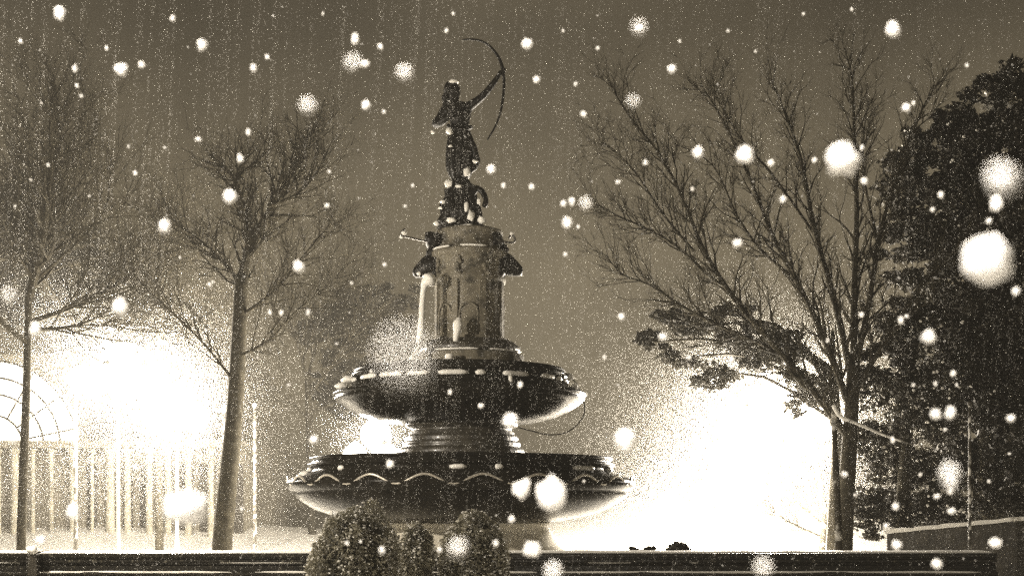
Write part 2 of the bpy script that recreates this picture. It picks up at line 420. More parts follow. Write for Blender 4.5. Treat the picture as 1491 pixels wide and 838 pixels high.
# ---------------------------------------------------------------- statue
statue = empty('archer_statue', (FX, FY, zz(337)), 'dark bronze archer statue aiming a bow upward on top of the fountain column', 'statue')
def S(px, py, d=0): return Vector((xx(px), FY + d*U, zz(py)))
def skin(name, joints, edges, m, parent, sub=2):
    me = bpy.data.meshes.new(name)
    off = parent.location
    me.from_pydata([S(*j[:3]) - off for j in joints], edges, [])
    sk = me.attributes  # noqa
    o = link(name, me, m, parent)
    md = o.modifiers.new('skin', 'SKIN'); md.use_smooth_shade = True
    if not me.skin_vertices: 
        bm = bmesh.new(); bm.from_mesh(me); bm.verts.layers.skin.verify(); bm.to_mesh(me); bm.free()
    sv = me.skin_vertices[0].data
    for i, j in enumerate(joints):
        r = j[3]; r = r if hasattr(r, '__len__') else (r, r)
        sv[i].radius = (r[0]*U, r[1]*U)
    sv[0].use_root = True
    s2 = o.modifiers.new('sub', 'SUBSURF'); s2.levels = sub; s2.render_levels = sub
    return o
J = [(669,203,0,(15,11)),   #0 pelvis
     (669,191,0,(13,9)),    #1 waist
     (670,176,-1,(16,11)),  #2 ribs
     (669,162,0,(17,11)),   #3 chest
     (662,149,-1,6.5),      #4 neck
     (660,138,-3,(9,10)),   #5 head low
     (661,129,-3,(10,11)),  #6 head mid
     (661,122,-2,7),        #7 crown
     (682,157,-3,7.5),      #8 bow shoulder
     (696,149,-8,6.2),      #9
     (708,139,-12,5.2),     #10 elbow
     (719,126,-16,4.4),     #11
     (727,115,-18,3.2),     #12 wrist
     (731,109,-19,4.2),     #13 palm
     (652,158,2,8),         #14 draw shoulder
     (641,172,6,7.5),       #15
     (632,180,5,7.5),       #16 elbow
     (643,179,-6,7),      #17 forearm
     (656,173,-14,3.4),     #18 wrist
     (661,169,-17,4.0),     #19 palm
     (662,212,0,9),(662,236,-4,7),(661,254,2,5),(660,266,0,3.6),(657,268,-8,3),  #20-24 left leg
     (677,212,0,9),(680,234,-8,7.5),(674,252,0,5),(669,266,2,3.6),(672,268,-6,3), #25-29
     (659,135,-14,1.8),     #30 nose
     ]
E = [(0,1),(1,2),(2,3),(3,4),(4,5),(5,6),(6,7),(3,8),(8,9),(9,10),(10,11),(11,12),(12,13),(3,14),(14,15),(15,16),(16,17),(17,18),(18,19),
     (0,20),(20,21),(21,22),(22,23),(23,24),(0,25),(25,26),(26,27),(27,28),(28,29),(5,30)]
body = skin('body', J, E, M['statue'], statue)
# fingers of the bow hand, curled round the grip, and of the drawing hand
def fingers(c, dirx, parent):
    mb = MB()
    for k in range(5):
        ln = [3.2,4.2,4.6,4.2,3.4][k]
        base = Vector(c) + Vector((0, 0, (2-k)*1.7*U))
        p1 = base + Vector((dirx*2.2*U, -ln*.7*U, 0)); p2 = p1 + Vector((dirx*ln*.5*U, -ln*.1*U, -.3*U)); p3 = p2 + Vector((dirx*.6*U, ln*.5*U, 0))
        if k == 0: p1 = base + Vector((-dirx*1.5*U, -ln*.6*U, 1.2*U)); p2 = p1 + Vector((dirx*.8*U, -ln*.4*U, 1.2*U)); p3 = p2 + Vector((dirx*1.5*U, 0, .6*U))
        mb.tube([base, p1, p2, p3], [1.15*U, 1.1*U, 1.0*U, .7*U], 7)
    mb.build('fingers', M['statue'], parent, True)
fingers(S(731,109,-20), 1, statue); fingers(S(662,168,-19), 1, statue)
# hair, gathered at the nape
mb = MB().blob(S(657,128,4), (11*U,11*U,11*U), 3, .12, 3, 1); mb.blob(S(650,140,6), (7*U,7*U,9*U), 2, .2, 3, 2); mb.blob(S(649,150,7), (5*U,5*U,7*U), 2, .15, 3, 5)
mb.build('hair', M['statue'], statue, True)
# tunic and skirt with folds
pr = [(13,184),(14,190),(15,194),(18,203),(19,215),(19.5,228),(19,240),(17,250),(13,258),(10,263)]
def fold(r,z,a,i):
    return r*(1 + (.02+.014*i)*sin(9*a+.5*i) + (.01*i)*sin(5*a+1+.3*i))
mb = MB(); mb.lathe([(r*U, zz(y)) for r, y in pr], (xx(670), FY), 72, rfun=lambda r,z,a,i: fold(r,z,a,i)*(1 if abs(cos(a))>.5 else .86))
mb.build('draped_skirt', M['statue'], statue, True)
mb = MB().tube(catmull([S(652,186,-12),S(662,192,-14),S(676,192,-13),S(687,187,-8)],4), [3*U]*13, 8); mb.build('sash', M['statue'], statue, True)
mb = MB().tube(catmull([S(686,206,-8),S(692,225,-6),S(693,240,-4),S(684,252,-6),S(677,262,-6)],4), [3*U,4*U,5*U,5*U,5*U,5*U,6*U,6*U,5*U,5*U,5*U,4*U,4*U,4*U,4*U,3*U,2*U], 8); mb.build('drapery_fold', M['statue'], statue, True)
mb = MB().tube(catmull([S(648,152,8),S(642,166,10),S(638,180,11)],3), [4*U,5*U,6*U,6.5*U,6.5*U,6*U,4*U], 10); mb.build('quiver', M['statue'], statue, True)
bp = catmull([S(674,64,-16),S(678,63.5,-16),S(692,64,-17),S(707,69,-18),S(719,80,-19),S(728,94,-20),S(732,108,-21),S(734,124,-20),S(733,144,-19),S(729,168,-18),S(722,188,-17),S(713,203,-16),S(710,208,-16)],3)
m_ = len(bp)-1
MB().tube(bp, [U*(1.0+1.5*(1-abs(2*i/m_-1))) for i in range(m_+1)], 8).build('bow', M['statue'], statue, True)
# rocky mound
rock = MB(); rp = [(12,262),(15,268),(20,276),(23,286),(26,298),(29,312),(32,325),(33,334),(34,339)]
rock.lathe([(r*U*1.0, zz(y)) for r, y in rp], (xx(671), FY), 64,
    rfun=lambda r,z,a,i: r*(1+.28*noise.noise(Vector((cos(a)*2.3, sin(a)*2.3, z*7)))+.16*noise.noise(Vector((cos(a)*6, sin(a)*6, z*18)))))
rock.build('rocky_mound', M['statue'], statue)
rs = MB()
for k in range(46):
    a = random.uniform(0, 2*pi); t = random.random(); y_ = 268+66*t; r_ = 15+17*t
    rs.blob((xx(671)+r_*U*cos(a), FY+r_*U*sin(a), zz(y_)), (random.uniform(3,6)*U, random.uniform(3,6)*U, random.uniform(2.5,6)*U), 1, .5, 2, k)
rs.build('carved_foliage', M['statue'], statue)
# hound beside the mound
HJ = [(688,318,-22,(8,9)),(687,304,-22,8),(686,291,-20,6),(690,281,-20,4.6),(697,279,-20,(5,4.5)),(703,286,-22,3.4),(706,295,-24,2.6),
      (694,322,-30,4),(696,330,-32,3),(693,337,-34,2.6),(680,322,-30,4),(680,330,-33,3),(680,337,-35,2.6),(692,274,-17,1.6),(698,308,-28,3.4),(701,322,-30,2.8),(701,336,-31,2.4)]
HE = [(0,1),(1,2),(2,3),(3,4),(4,5),(5,6),(0,7),(7,8),(8,9),(0,10),(10,11),(11,12),(3,13),(1,14),(14,15),(15,16)]
skin('hound', HJ, HE, M['statue'], statue)
MB().tube(catmull([S(682,272,-14),S(693,277,-18),S(703,283,-20),S(708,296,-20),S(705,306,-19)],4), [2.5*U]*4+[3.5*U]*9+[4*U]*3+[2*U], 8).build('trailing_drapery', M['statue'], statue, True)
for px_, py_, d_, rx_, rz_ in ((661,121,-6,6,3.5),(655,195,-15,5,5),(657,218,-20,3,2),(692,238,-12,4,2.5),(680,254,-14,5,7),(654,270,-13,6,5),(669,276,-20,5,2.5),(646,297,-14,5,2.5),(637,327,-10,5,3),(659,328,-34,7,4),(682,337,-38,8,3),(702,328,-34,6,5),(687,322,-36,5,8),(680,308,-30,3.5,8),(698,300,-26,3,6),(630,192,2,3,3),(643,305,-10,4,2)):
    MB().blob(S(px_,py_,d_), (rx_*U, rx_*U*.8, rz_*U), 2, .3, seed=px_).build('snow_or_glint_clump', M['snow'], statue, True)

# ---------------------------------------------------------------- granite ledge in front
def ledge(px0, px1, name_label, Y=15.0):
    x0 = (px0-CX)/F*Y; x1 = (px1-CX)/F*Y
    z = lambda py: CAMH + (HY-py)/F*Y
    r = empty('granite_ledge', ((x0+x1)/2, Y+.3, 0), name_label, 'stone ledge', 'black granite ledges in front of the fountain')
    sec = [(0.02, z(805)),(0,z(806.5)),(0,z(810.5)),(.03,z(811.5)),(.03,z(813)),(.012,z(814)),(.012,z(818)),(.05,z(819.5)),(.055,z(822)),(.03,z(823)),(.03,z(831)),(-.03,z(832)),(-.045,z(833)),(-.045,z(836)),(-.02,z(837)),(-.02,z(842)),(.05,z(844)),(.05,-.2)]
    n = 40; vs_ = []; fs = []
    full = sec + [(.75,-.2),(.75, z(806)),(.70,z(805))]
    for i in range(n+1):
        x = x0+(x1-x0)*i/n
        for (dy, zv) in full:
            wob = .0022*noise.noise(Vector((x*3, zv*20, 1))) if zv > .5 else 0
            vs_.append((x, Y+dy+wob, zv+wob))
    m_ = len(full)
    for i in range(n):
        for k in range(m_):
            a = i*m_+k; b = i*m_+(k+1) % m_
            fs.append((a, b, b+m_, a+m_))
    fs.append(tuple(range(m_))); fs.append(tuple(n*m_+k for k in reversed(range(m_))))
    mb = MB(); mb.v = [Vector(v) for v in vs_]; mb.f = fs
    mb.build('coping', M['granite'], r)
    # snow along the back of the top, uneven
    mb = MB(); L = x1-x0; nn = max(6, int(L/.12)); base = 0
    for i in range(nn+1):
        x = x0+.02+(L-.04)*i/nn
        h = .014+.016*abs(noise.noise(Vector((x*1.7, 4, 0))))
        q = [(.10,0),(.14,h*.8),(.3,h),(.55,h),(.68,h*.6),(.71,0)]
        for dy, dz in q: mb.v.append(Vector((x, Y+dy, z(805)+.002+dz)))
    for i in range(nn):
        for k in range(5):
            a = i*6+k; mb.f.append((a, a+6, a+7, a+1))
    mb.build('snow_cap', M['snow'], r, True)
    mb = MB()
    rr = random.Random(int(px0+500)); x = x0+.03
    while x < x1-.3:  # white tubes in place of the lower moulding's bright highlight
        w = min(rr.uniform(.5, 2.2), x1-.05-x); nn_ = 10
        mb.tube([(x+w*j/nn_, Y-.045, z(831.9)) for j in range(nn_+1)], [.002+.011*math.sin(pi*j/nn_)**.4*rr.uniform(.6,1.1) for j in range(nn_+1)], 5)
        x += w+rr.uniform(.03,.3)
    x = x0+.1
    while x < x1-.5:   # white strips standing in for highlights on the mouldings
        w = rr.uniform(.1, .9); yy_, zq = rr.choice([(-.03, z(831.5)),(-.03,z(831.5)),(.0,z(818.6)),(.02,z(810.8))])
        w = min(w, x1-.1-x)
        mb.tube([(x, Y+yy_+.02, zq),(x+w*.5, Y+yy_+.02, zq+.002),(x+w, Y+yy_+.02, zq)], [.004,.009,.004], 5)
        x += w*rr.uniform(.3, 1.4)
    mb.build('highlight_streaks', M['snow'], r)
ledge(-260, 44, 'short black granite ledge at the lower left corner, left of the snowy joint post')
ledge(52, 1452, 'long black granite ledge with moulded edge running behind the round shrubs')
jp = empty('ledge_post', tuple(P(48, 838, 14.9).xy)+(0,), 'small snow-topped post at the joint of the ledges, lower left', 'post')
x_, y_ = jp.location.x, jp.location.y
MB().box((x_-.05, y_-.03, 0), (x_+.05, y_+.06, P(48, 806, 14.9).z)).build('shaft', M['darkstone'], jp)
MB().blob((x_, y_+.0, P(48,800,14.9).z), (.07,.07,.05), 2, .2).build('snow_cap', M['snow'], jp, True)

# ---------------------------------------------------------------- foliage
def leaves(mb, c, r, n, size, rng, shell=.55, flat=.6, lump=.25, seed=0):
    c = Vector(c)
    for _ in range(n):
        d = Vector((rng.gauss(0,1), rng.gauss(0,1), rng.gauss(0,1))).normalized()
        k = shell + (1-shell)*rng.random()**.6
        k *= 1 + lump*noise.noise(d*2.4 + Vector((seed, seed*.7, 0)))*1.6
        p = c + Vector((d.x*r[0]*k, d.y*r[1]*k, d.z*r[2]*k))
        u = Vector((rng.gauss(0,1), rng.gauss(0,1), rng.gauss(0,1)*flat)).normalized(); w = u.orthogonal().normalized()
        w = (w*cos(rng.random()*6) + u.cross(w)*sin(rng.random()*6)).normalized()
        s = size*rng.uniform(.6, 1.4); b = len(mb.v)
        mb.v += [p-u*s, p+w*s*.45, p+u*s, p-w*s*.45]
        mb.f.append((b, b+1, b+2, b+3))

def shrub(px, top, bottom_w, Y, label, n=9000, name='round_shrub', size=.022, m='box', bury=True, h=None, group='clipped round shrubs before the fountain', snow=True, seed=1):
    t = P(px, top, Y); w = bottom_w/F*Y/2
    H = t.z; 
    r = empty(name, (t.x, t.y, 0), label, 'shrub', group)
    hz = h or min(H*.62, w*1.5)
    c = (t.x, t.y, H-hz)
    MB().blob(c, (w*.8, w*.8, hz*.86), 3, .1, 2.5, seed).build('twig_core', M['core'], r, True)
    if H-hz > .2:
        MB().tube([(t.x, t.y, -.1),(t.x+.02, t.y, H-hz)], [.05,.03], 8).build('trunk', M['bark'], r, True)
    mb = MB(); rng = random.Random(seed); leaves(mb, c, (w*.97, w*.97, hz*.97), n, size, rng, .8, 1, .17, seed)
    mb.build('foliage', M[m], r)
    if snow:
        mb = MB(); rng = random.Random(seed+50)
        for _ in range(int(n*.035)):
            d = Vector((rng.gauss(0,1), rng.gauss(0,1), abs(rng.gauss(.5,.8))-.25)).normalized()
            k = .99*(1+.17*1.6*noise.noise(d*2.4+Vector((seed, seed*.7, 0))))
            p = Vector(c)+Vector((d.x*w*k, d.y*w*k, d.z*hz*k))
            s = rng.uniform(.25,1)**2*.016+.003
            mb.blob(p, (s, s, s*.6), 0, 0)
        tag(mb.build('clinging_snow', M['snow'], r), kind='stuff')
shrub(519, 736, 138, 12.6, 'largest round clipped shrub, left of the three in front of the fountain', 14000, seed=1)
shrub(606, 764, 58, 13.6, 'smallest round clipped shrub, between the two big shrubs', 6000, seed=2, size=.02)
shrub(692, 748, 108, 12.8, 'medium round clipped shrub, right of the three in front of the fountain', 12000, seed=3)

def ledge_plant(px, top, wpx, Y, label, ragged, seed):
    b = P(px, 805, Y); h = (805-top)/F*Y; w = wpx/F*Y/2
    r = empty('small_shrub', (b.x, b.y, 0), label, 'shrub', 'little dark shrubs behind the ledge')
    mb = MB(); rng = random.Random(seed)
    if ragged:
        for k, (dx, dz) in enumerate(((-.75,.5),(-.4,.2),(0,.12),(.45,.35),(.8,.55),(.7,.1),(-.6,0))):
            leaves(mb, (b.x+dx*w*.8, b.y, b.z+h*dz), (w*.34, w*.4, h*.42), 350, .014, rng, .3)
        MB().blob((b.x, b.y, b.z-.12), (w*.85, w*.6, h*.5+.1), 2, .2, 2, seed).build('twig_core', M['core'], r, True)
    else:
        leaves(mb, (b.x, b.y, b.z-.02), (w, w, h), 2600, .013, rng, .8, 1, .1)
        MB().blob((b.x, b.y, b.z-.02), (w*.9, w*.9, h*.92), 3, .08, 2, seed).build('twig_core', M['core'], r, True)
    MB().tube([(b.x, b.y, -.1),(b.x, b.y, b.z)], [.04,.02], 6).build('trunk', M['bark'], r)
    mb.build('foliage', M['leaf'], r)
ledge_plant(934, 793, 46, 15.9, 'low ragged dark shrub behind the ledge, left of the domed one', True, 11)
ledge_plant(988, 785, 42, 16.0, 'small domed dark shrub behind the ledge, right of the ragged one', False, 12)

# ---------------------------------------------------------------- bare trees
def grow(mb, p, d, L, r, lvl, rng, up=.12, nch=(4,6), n=4):
    pts = [p.copy()]; dirs = [d.copy()]
    steps = 5 if lvl > 1 else 4
    for i in range(steps):
        d = (d + Vector((rng.gauss(0,.14), rng.gauss(0,.14), rng.gauss(0,.14)+up*.5))).normalized()
        p = p + d*L/steps; pts.append(p.copy()); dirs.append(d.copy())
    mb.tube(pts, [r*(1-.75*i/steps) for i in range(steps+1)], 5 if lvl > 1 else 3, False)
    if lvl <= 0: return
    for _ in range(rng.randint(*nch)):
        t = rng.uniform(.15, 1); i = min(int(t*steps), steps-1)
        q = pts[i].lerp(pts[i+1], t*steps-i)
        side = dirs[i].orthogonal().normalized(); side.rotate(Matrix.Rotation(rng.uniform(0, 2*pi), 3, dirs[i]))
        nd = (dirs[i]*rng.uniform(.7,1.1) + side*rng.uniform(.5,.9) + Vector((0,0,up))).normalized()
        grow(mb, q, nd, L*rng.uniform(.42,.68), r*.5*(1-.5*t)+.002, lvl-1, rng, up, nch)

def bare_tree(Y, trunk, tr, limbs, label, seed, lv=2, r0=.05, tw=1.3, step=1, up=.12, bark='bark', depth=2.2, group='bare winter trees', extra=None, nch=(3,5)):
    rng = random.Random(seed)
    b = P(*trunk[0], Y)
    root = empty('bare_tree', (b.x, b.y, 0), label, 'tree', group)
    tk = MB(); tp = catmull([P(x, y, Y) for x, y in trunk], 4)
    tp[0].z = -.2
    tk.tube(tp, [tr[0]+(tr[1]-tr[0])*i/(len(tp)-1) for i in range(len(tp))], 10)
    br = MB()
    for li, (pts, ra, rb) in enumerate(limbs):
        dz = rng.uniform(-depth, depth)
        n = len(pts)
        q = catmull([P(x, y, Y) + Vector((0, dz*(i/(n-1)), 0)) for i, (x, y) in enumerate(pts)], 4)
        m_ = len(q)-1
        rad = [ra+(rb-ra)*i/m_ for i in range(m_+1)]
        rad = [x*.78 for x in rad]; br.tube(q, rad, 6)
        for i in range(2, m_, step):
            d0 = (q[min(i+1, m_)]-q[i]).normalized()
            for _ in range(2):
                side = d0.orthogonal().normalized(); side.rotate(Matrix.Rotation(rng.uniform(0, 2*pi), 3, d0))
                nd = (d0*rng.uniform(.8,1.2)+side*rng.uniform(.4,.9)+Vector((0,0,up))).normalized()
                grow(br, q[i], nd, tw*rng.uniform(.6,1.3)*(1-.35*i/m_), rad[i]*.5+.003, lv, rng, up, nch)
    tk.build('trunk', M[bark], root, True)
    br.build('branches', M['bark'], root)
    return root

bare_tree(22.5, [(1228,812),(1231,740),(1236,660),(1240,590),(1243,530)], (.16,.11), [
    ([(1238,640),(1180,570),(1120,505),(1060,440),(1015,375),(985,310),(950,250),(905,200),(878,160)], .085, .008),
    ([(1120,505),(1060,480),(1000,450),(945,415),(905,400),(882,372)], .045, .006),
    ([(1030,400),(985,360),(940,335),(900,318),(862,300)], .04, .006),
    ([(1010,365),(965,320),(925,270),(890,240),(862,230)], .03, .005),
    ([(1240,600),(1200,500),(1160,420),(1120,350),(1085,270),(1045,190),(1008,135)], .08, .008),
    ([(1150,400),(1100,370),(1060,330),(1020,270),(960,250)], .04, .006),
    ([(1242,560),(1215,440),(1185,340),(1165,240),(1140,170),(1118,120)], .08, .008),
    ([(1243,540),(1238,420),(1235,320),(1225,220),(1216,150),(1200,112)], .08, .008),
    ([(1243,550),(1262,440),(1275,340),(1300,250),(1326,175),(1345,140)], .07, .008),
    ([(1243,570),(1290,490),(1330,420),(1380,370),(1420,350)], .06, .008),
    ([(1185,340),(1130,260),(1080,200),(1052,150),(1040,120)], .035, .006),
    ([(1275,340),(1262,250),(1268,180),(1278,130)], .035, .006),
    ([(1110,500),(1060,470),(1040,400),(1035,330)], .03, .005),
  ], 'large spreading bare tree right of the fountain, its fan of branches over the glaring lamp', 21, lv=2, tw=.85, up=.12, nch=(3,5))

bare_tree(24.3, [(322,806),(332,700),(342,590),(348,480),(352,400)], (.19,.12), [
    ([(350,440),(352,370),(350,330),(335,280),(318,235),(290,200),(262,178)], .11, .01),
    ([(352,400),(365,350),(390,300),(408,262),(425,225),(440,180),(452,165)], .12, .01),
    ([(350,430),(330,390),(290,350),(255,320),(215,290),(195,260)], .06, .008),
    ([(350,460),(400,430),(440,390),(480,350),(500,340)], .05, .008),
    ([(390,300),(430,280),(460,240),(475,200)], .05, .008),
    ([(335,280),(345,240),(370,200),(385,160)], .05, .008),
    ([(345,520),(400,500),(440,470),(490,440),(520,425)], .04, .008),
    ([(345,560),(300,500),(250,450),(220,420)], .04, .008),
  ], 'tall forked bare tree left of the fountain, leaning a little right', 22, lv=2, tw=1.05, up=.1, depth=2.5)
bare_tree(24.5, [(30,800),(36,640),(40,520),(42,420)], (.09,.06), [
    ([(41,450),(30,380),(10,320),(-20,250),(-40,200)], .09, .01),
    ([(42,430),(50,350),(60,280),(55,220),(50,180)], .09, .01),
    ([(42,440),(80,380),(110,320),(135,260),(150,215)], .09, .01),
    ([(42,470),(90,440),(140,400),(180,350),(205,330)], .07, .01),
    ([(41,500),(0,460),(-50,420),(-80,400)], .07, .01),
    ([(42,480),(100,470),(150,440),(190,430)], .05, .01),
  ], 'dense dark bare tree at the left edge of the park', 23, lv=2, tw=1.9, up=.05, depth=3, nch=(5,8))
bare_tree(31, [(232,790),(232,640),(234,520),(236,450)], (.10,.06), [
    ([(236,470),(225,400),(215,340),(205,300)], .07, .01),
    ([(236,460),(250,390),(262,340),(290,300)], .07, .01),
    ([(236,480),(190,430),(170,380),(165,340)], .06, .01),
    ([(236,500),(290,450),(320,400),(330,370)], .05, .01),
  ], 'smaller slender bare tree between the left edge tree and the forked tree', 24, lv=2, tw=1.2, up=.05, depth=3)
bare_tree(40, [(455,790),(452,680),(450,600),(448,540)], (.13,.09), [
    ([(448,560),(435,500),(415,450),(395,420)], .07, .01),
    ([(448,550),(460,480),(475,430),(480,395)], .07, .01),
    ([(448,580),(500,520),(540,470),(560,430)], .07, .01),
    ([(450,600),(520,570),(560,530),(590,500)], .05, .01),
    ([(450,610),(400,560),(370,520)], .05, .01),
  ], 'bushy bare tree close behind the left side of the fountain', 25, lv=2, tw=1.9, up=.05, depth=3, nch=(4,6))
# slim pale trunks right of the big lamp
bare_tree(27.5, [(1196,806),(1200,740),(1190,680),(1178,640)], (.07,.04), [
    ([(1198,720),(1180,690),(1165,670),(1160,650)], .03, .006),
    ([(1196,760),(1170,735),(1150,720),(1138,700)], .025, .006),
    ([(1195,780),(1150,760),(1125,745),(1110,735)], .025, .006),
    ([(1190,680),(1195,640),(1205,610)], .03, .006),
  ], 'small bushy bare tree under the glaring lamp at right', 26, lv=1, tw=.8, up=.1, bark='barksnow', depth=1)

# snow-laden leaning branch/young tree at right
r = empty('young_tree', tuple(P(1222,812,17.5).xy)+(0,), 'slim snow-coated young tree with one long branch slanting down to the right', 'tree')
MB().tube(catmull([P(1222,815,17.5),P(1220,740,17.5),P(1216,660,17.5),P(1214,590,17.5)],4), [.05]*4+[.045]*4+[.035]*4+[.02], 8).build('trunk', M['barksnow'], r, True)
MB().tube(catmull([P(1214,590,17.5),P(1224,606,17.4),P(1250,617,17.3),P(1290,634,17.2),P(1328,647,17.1)],4), [.03,.032,.03,.028,.026,.025,.024,.022,.02,.02,.018,.018,.016,.015,.012,.01,.006], 7).build('slanting_branch', M['snow'], r, True)
mb = MB(); rng = random.Random(5)
for k in range(16):
    t = rng.random(); grow(mb, P(1224+100*t, 604+42*t, 17.4-.3*t), Vector((rng.gauss(0,.6), rng.gauss(0,.5), rng.gauss(-.5,.5))).normalized(), .5, .007, 1, rng, -.1, (1,3))
mb.build('twigs', M['bark'], r)

# ---------------------------------------------------------------- evergreens
def evergreen(px, top, base, wpx, Y, label, lobes, n, size, m='leaf', seed=1, name='evergreen_tree', group='dark evergreens', snow=0):
    rng = random.Random(seed)
    t = P(px, top, Y); b = P(px, base, Y)
    r = empty(name, (t.x, t.y, 0), label, 'tree' if 'tree' in name else 'shrub', group)
    MB().tube([(t.x, t.y, -.2),(t.x+.1, t.y, t.z*.5),(t.x, t.y, t.z*.9)], [.03*t.z, .02*t.z, .006*t.z], 10).build('trunk', M['bark'], r, True)
    mb = MB(); sn = MB(); lm = MB()
    for (lx, ly, rx, ry) in lobes:
        c = P(lx, ly, Y+rng.uniform(-.6,.6)); R = (rx/F*Y, rx/F*Y*.9, ry/F*Y)
        k = int(n*(rx*ry)/sum(q[2]*q[3] for q in lobes))
        lm.tube(catmull([(t.x, t.y, c.z*.8), (t.x*.45+c.x*.55, (t.y+c.y)/2, c.z*.97+.12), c], 3), [.05,.042,.034,.028,.024,.018,.012], 6)
        # leaf clumps scattered through the lobe
        for _ in range(max(6, k//90)):
            d = Vector((rng.gauss(0,1), rng.gauss(0,1), rng.gauss(0,1))).normalized()*rng.random()**.4
            cc = c + Vector((d.x*R[0], d.y*R[1], d.z*R[2])); s = rng.uniform(.1, .24)*R[0]**.5*1.1
            leaves(mb, cc, (s*1.5, s*1.3, s*.8), 90, size, rng, .2, .7)
            if rng.random() < snow:
                for _ in range(3):
                    sn.blob(cc+Vector((rng.gauss(0,s*.7), -s*.9, rng.uniform(0,s))), rng.uniform(.008,.03), 0, .3)
    lm.build('limbs', M['bark'], r)
    mb.build('crown', M[m], r)
    if sn.v: tag(sn.build('clinging_snow', M['snow'], r), kind='stuff')
evergreen(1440, 92, 800, 300, 24, 'very tall dense dark evergreen tree filling the right edge',
    [(1462,118,40,24),(1490,160,60,50),(1405,170,45,34),(1370,205,50,42),(1440,240,80,60),(1330,260,50,50),(1395,310,80,70),(1480,330,70,90),(1340,360,60,60),(1420,430,80,90),(1500,480,80,100),(1380,520,60,80),(1450,600,80,90),(1510,640,70,90),(1400,690,60,70),(1470,730,70,50)],
    80000, .066, seed=31, snow=.18)
evergreen(1310, 430, 800, 130, 23.4, 'mid-height dark evergreen tree dotted with snow behind the slanting branch',
    [(1320,470,40,50),(1290,540,45,60),(1345,590,55,70),(1280,640,45,60),(1330,700,60,60),(1270,740,45,50),(1360,760,60,40)],
    26000, .05, 'leaf', 32, snow=.7)
evergreen(1212, 440, 800, 120, 25.2, 'evergreen tree whose drooping boughs hang left over the right lamps',
    [(975,458,24,12),(1012,475,32,18),(950,497,30,16),(1000,520,36,20),(1065,470,40,34),(1075,530,45,34),(1130,500,50,40),(1180,560,40,50),(1030,548,34,20)],
    9500, .06, 'leaf', 33)
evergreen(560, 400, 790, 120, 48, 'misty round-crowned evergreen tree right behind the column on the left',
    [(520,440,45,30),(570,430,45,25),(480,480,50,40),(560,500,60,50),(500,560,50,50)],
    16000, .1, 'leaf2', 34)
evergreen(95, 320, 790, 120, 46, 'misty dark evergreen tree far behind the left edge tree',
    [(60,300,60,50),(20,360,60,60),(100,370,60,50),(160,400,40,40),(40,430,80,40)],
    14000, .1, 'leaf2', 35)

# ---------------------------------------------------------------- low wall at right
def low_wall():
    a = P(1296, 776, 19.6); b = P(1600, 747, 18.2)
    r = empty('low_wall', (a.x, a.y, 0), 'low pale stone wall with a snowy top at the lower right', 'wall')
    d = (b-a); d.z = 0; L = d.length; d.normalize(); nrm = Vector((-d.y, d.x, 0))
    for nm, t0, z0, z1, m in (('masonry', .2, -.2, None, M['darkstone']), ('snow_cap', .26, 0, .07, M['snow'])):
        mb = MB(); n = 24
        for i in range(n+1):
            p = Vector((a.x, a.y, 0))+d*L*i/n; h = a.z+(b.z-a.z)*i/n + .012*noise.noise(Vector((i*.9,3,0)))
            zl, zh = (-.2, h) if nm == 'masonry' else (h+.003, h+.06+.02*noise.noise(Vector((i*.5,0,0))))
            for s_, z_ in ((-1,zl),(-1,zh),(1,zh),(1,zl)): 
                q = p+nrm*t0*s_; mb.v.append(Vector((q.x,q.y,z_)))
        for i in range(n):
            for k in range(4):
                A = i*4+k; B = i*4+(k+1)%4; mb.f.append((A,B,B+4,A+4))
        mb.f += [(0,1,2,3),(n*4+3,n*4+2,n*4+1,n*4)]
        mb.build(nm, m, r)
low_wall()

# ---------------------------------------------------------------- poles
def pole(px, top, Y, rad, label, m='frostpole'):
    t = P(px, top, Y)
    r = empty('slim_pole', (t.x, t.y, 0), label, 'pole', 'slim pale poles in the park')
    MB().tube([(t.x, t.y, -.2),(t.x, t.y, t.z)], [rad, rad*.8], 10).build('shaft', M[m], r, True)
    MB().blob((t.x, t.y, t.z+rad), rad*1.6, 1, 0).build('finial', M[m], r, True)
    MB().lathe([(rad*2.4,-.2),(rad*2.4,.15),(rad*1.3,.3)], (t.x, t.y), 12).build('foot', M[m], r)
pole(110, 575, 27, .045, 'thin pale pole just left of the brightest left lamp')
pole(371, 592, 31, .04, 'thin pale pole just right of the forked bare tree')
pole(1412, 590, 15.8, .022, 'thin frosted pole in front of the dark evergreen at right')
pole(326, 600, 33, .06, 'thick pale pole hidden partly by the forked bare tree')

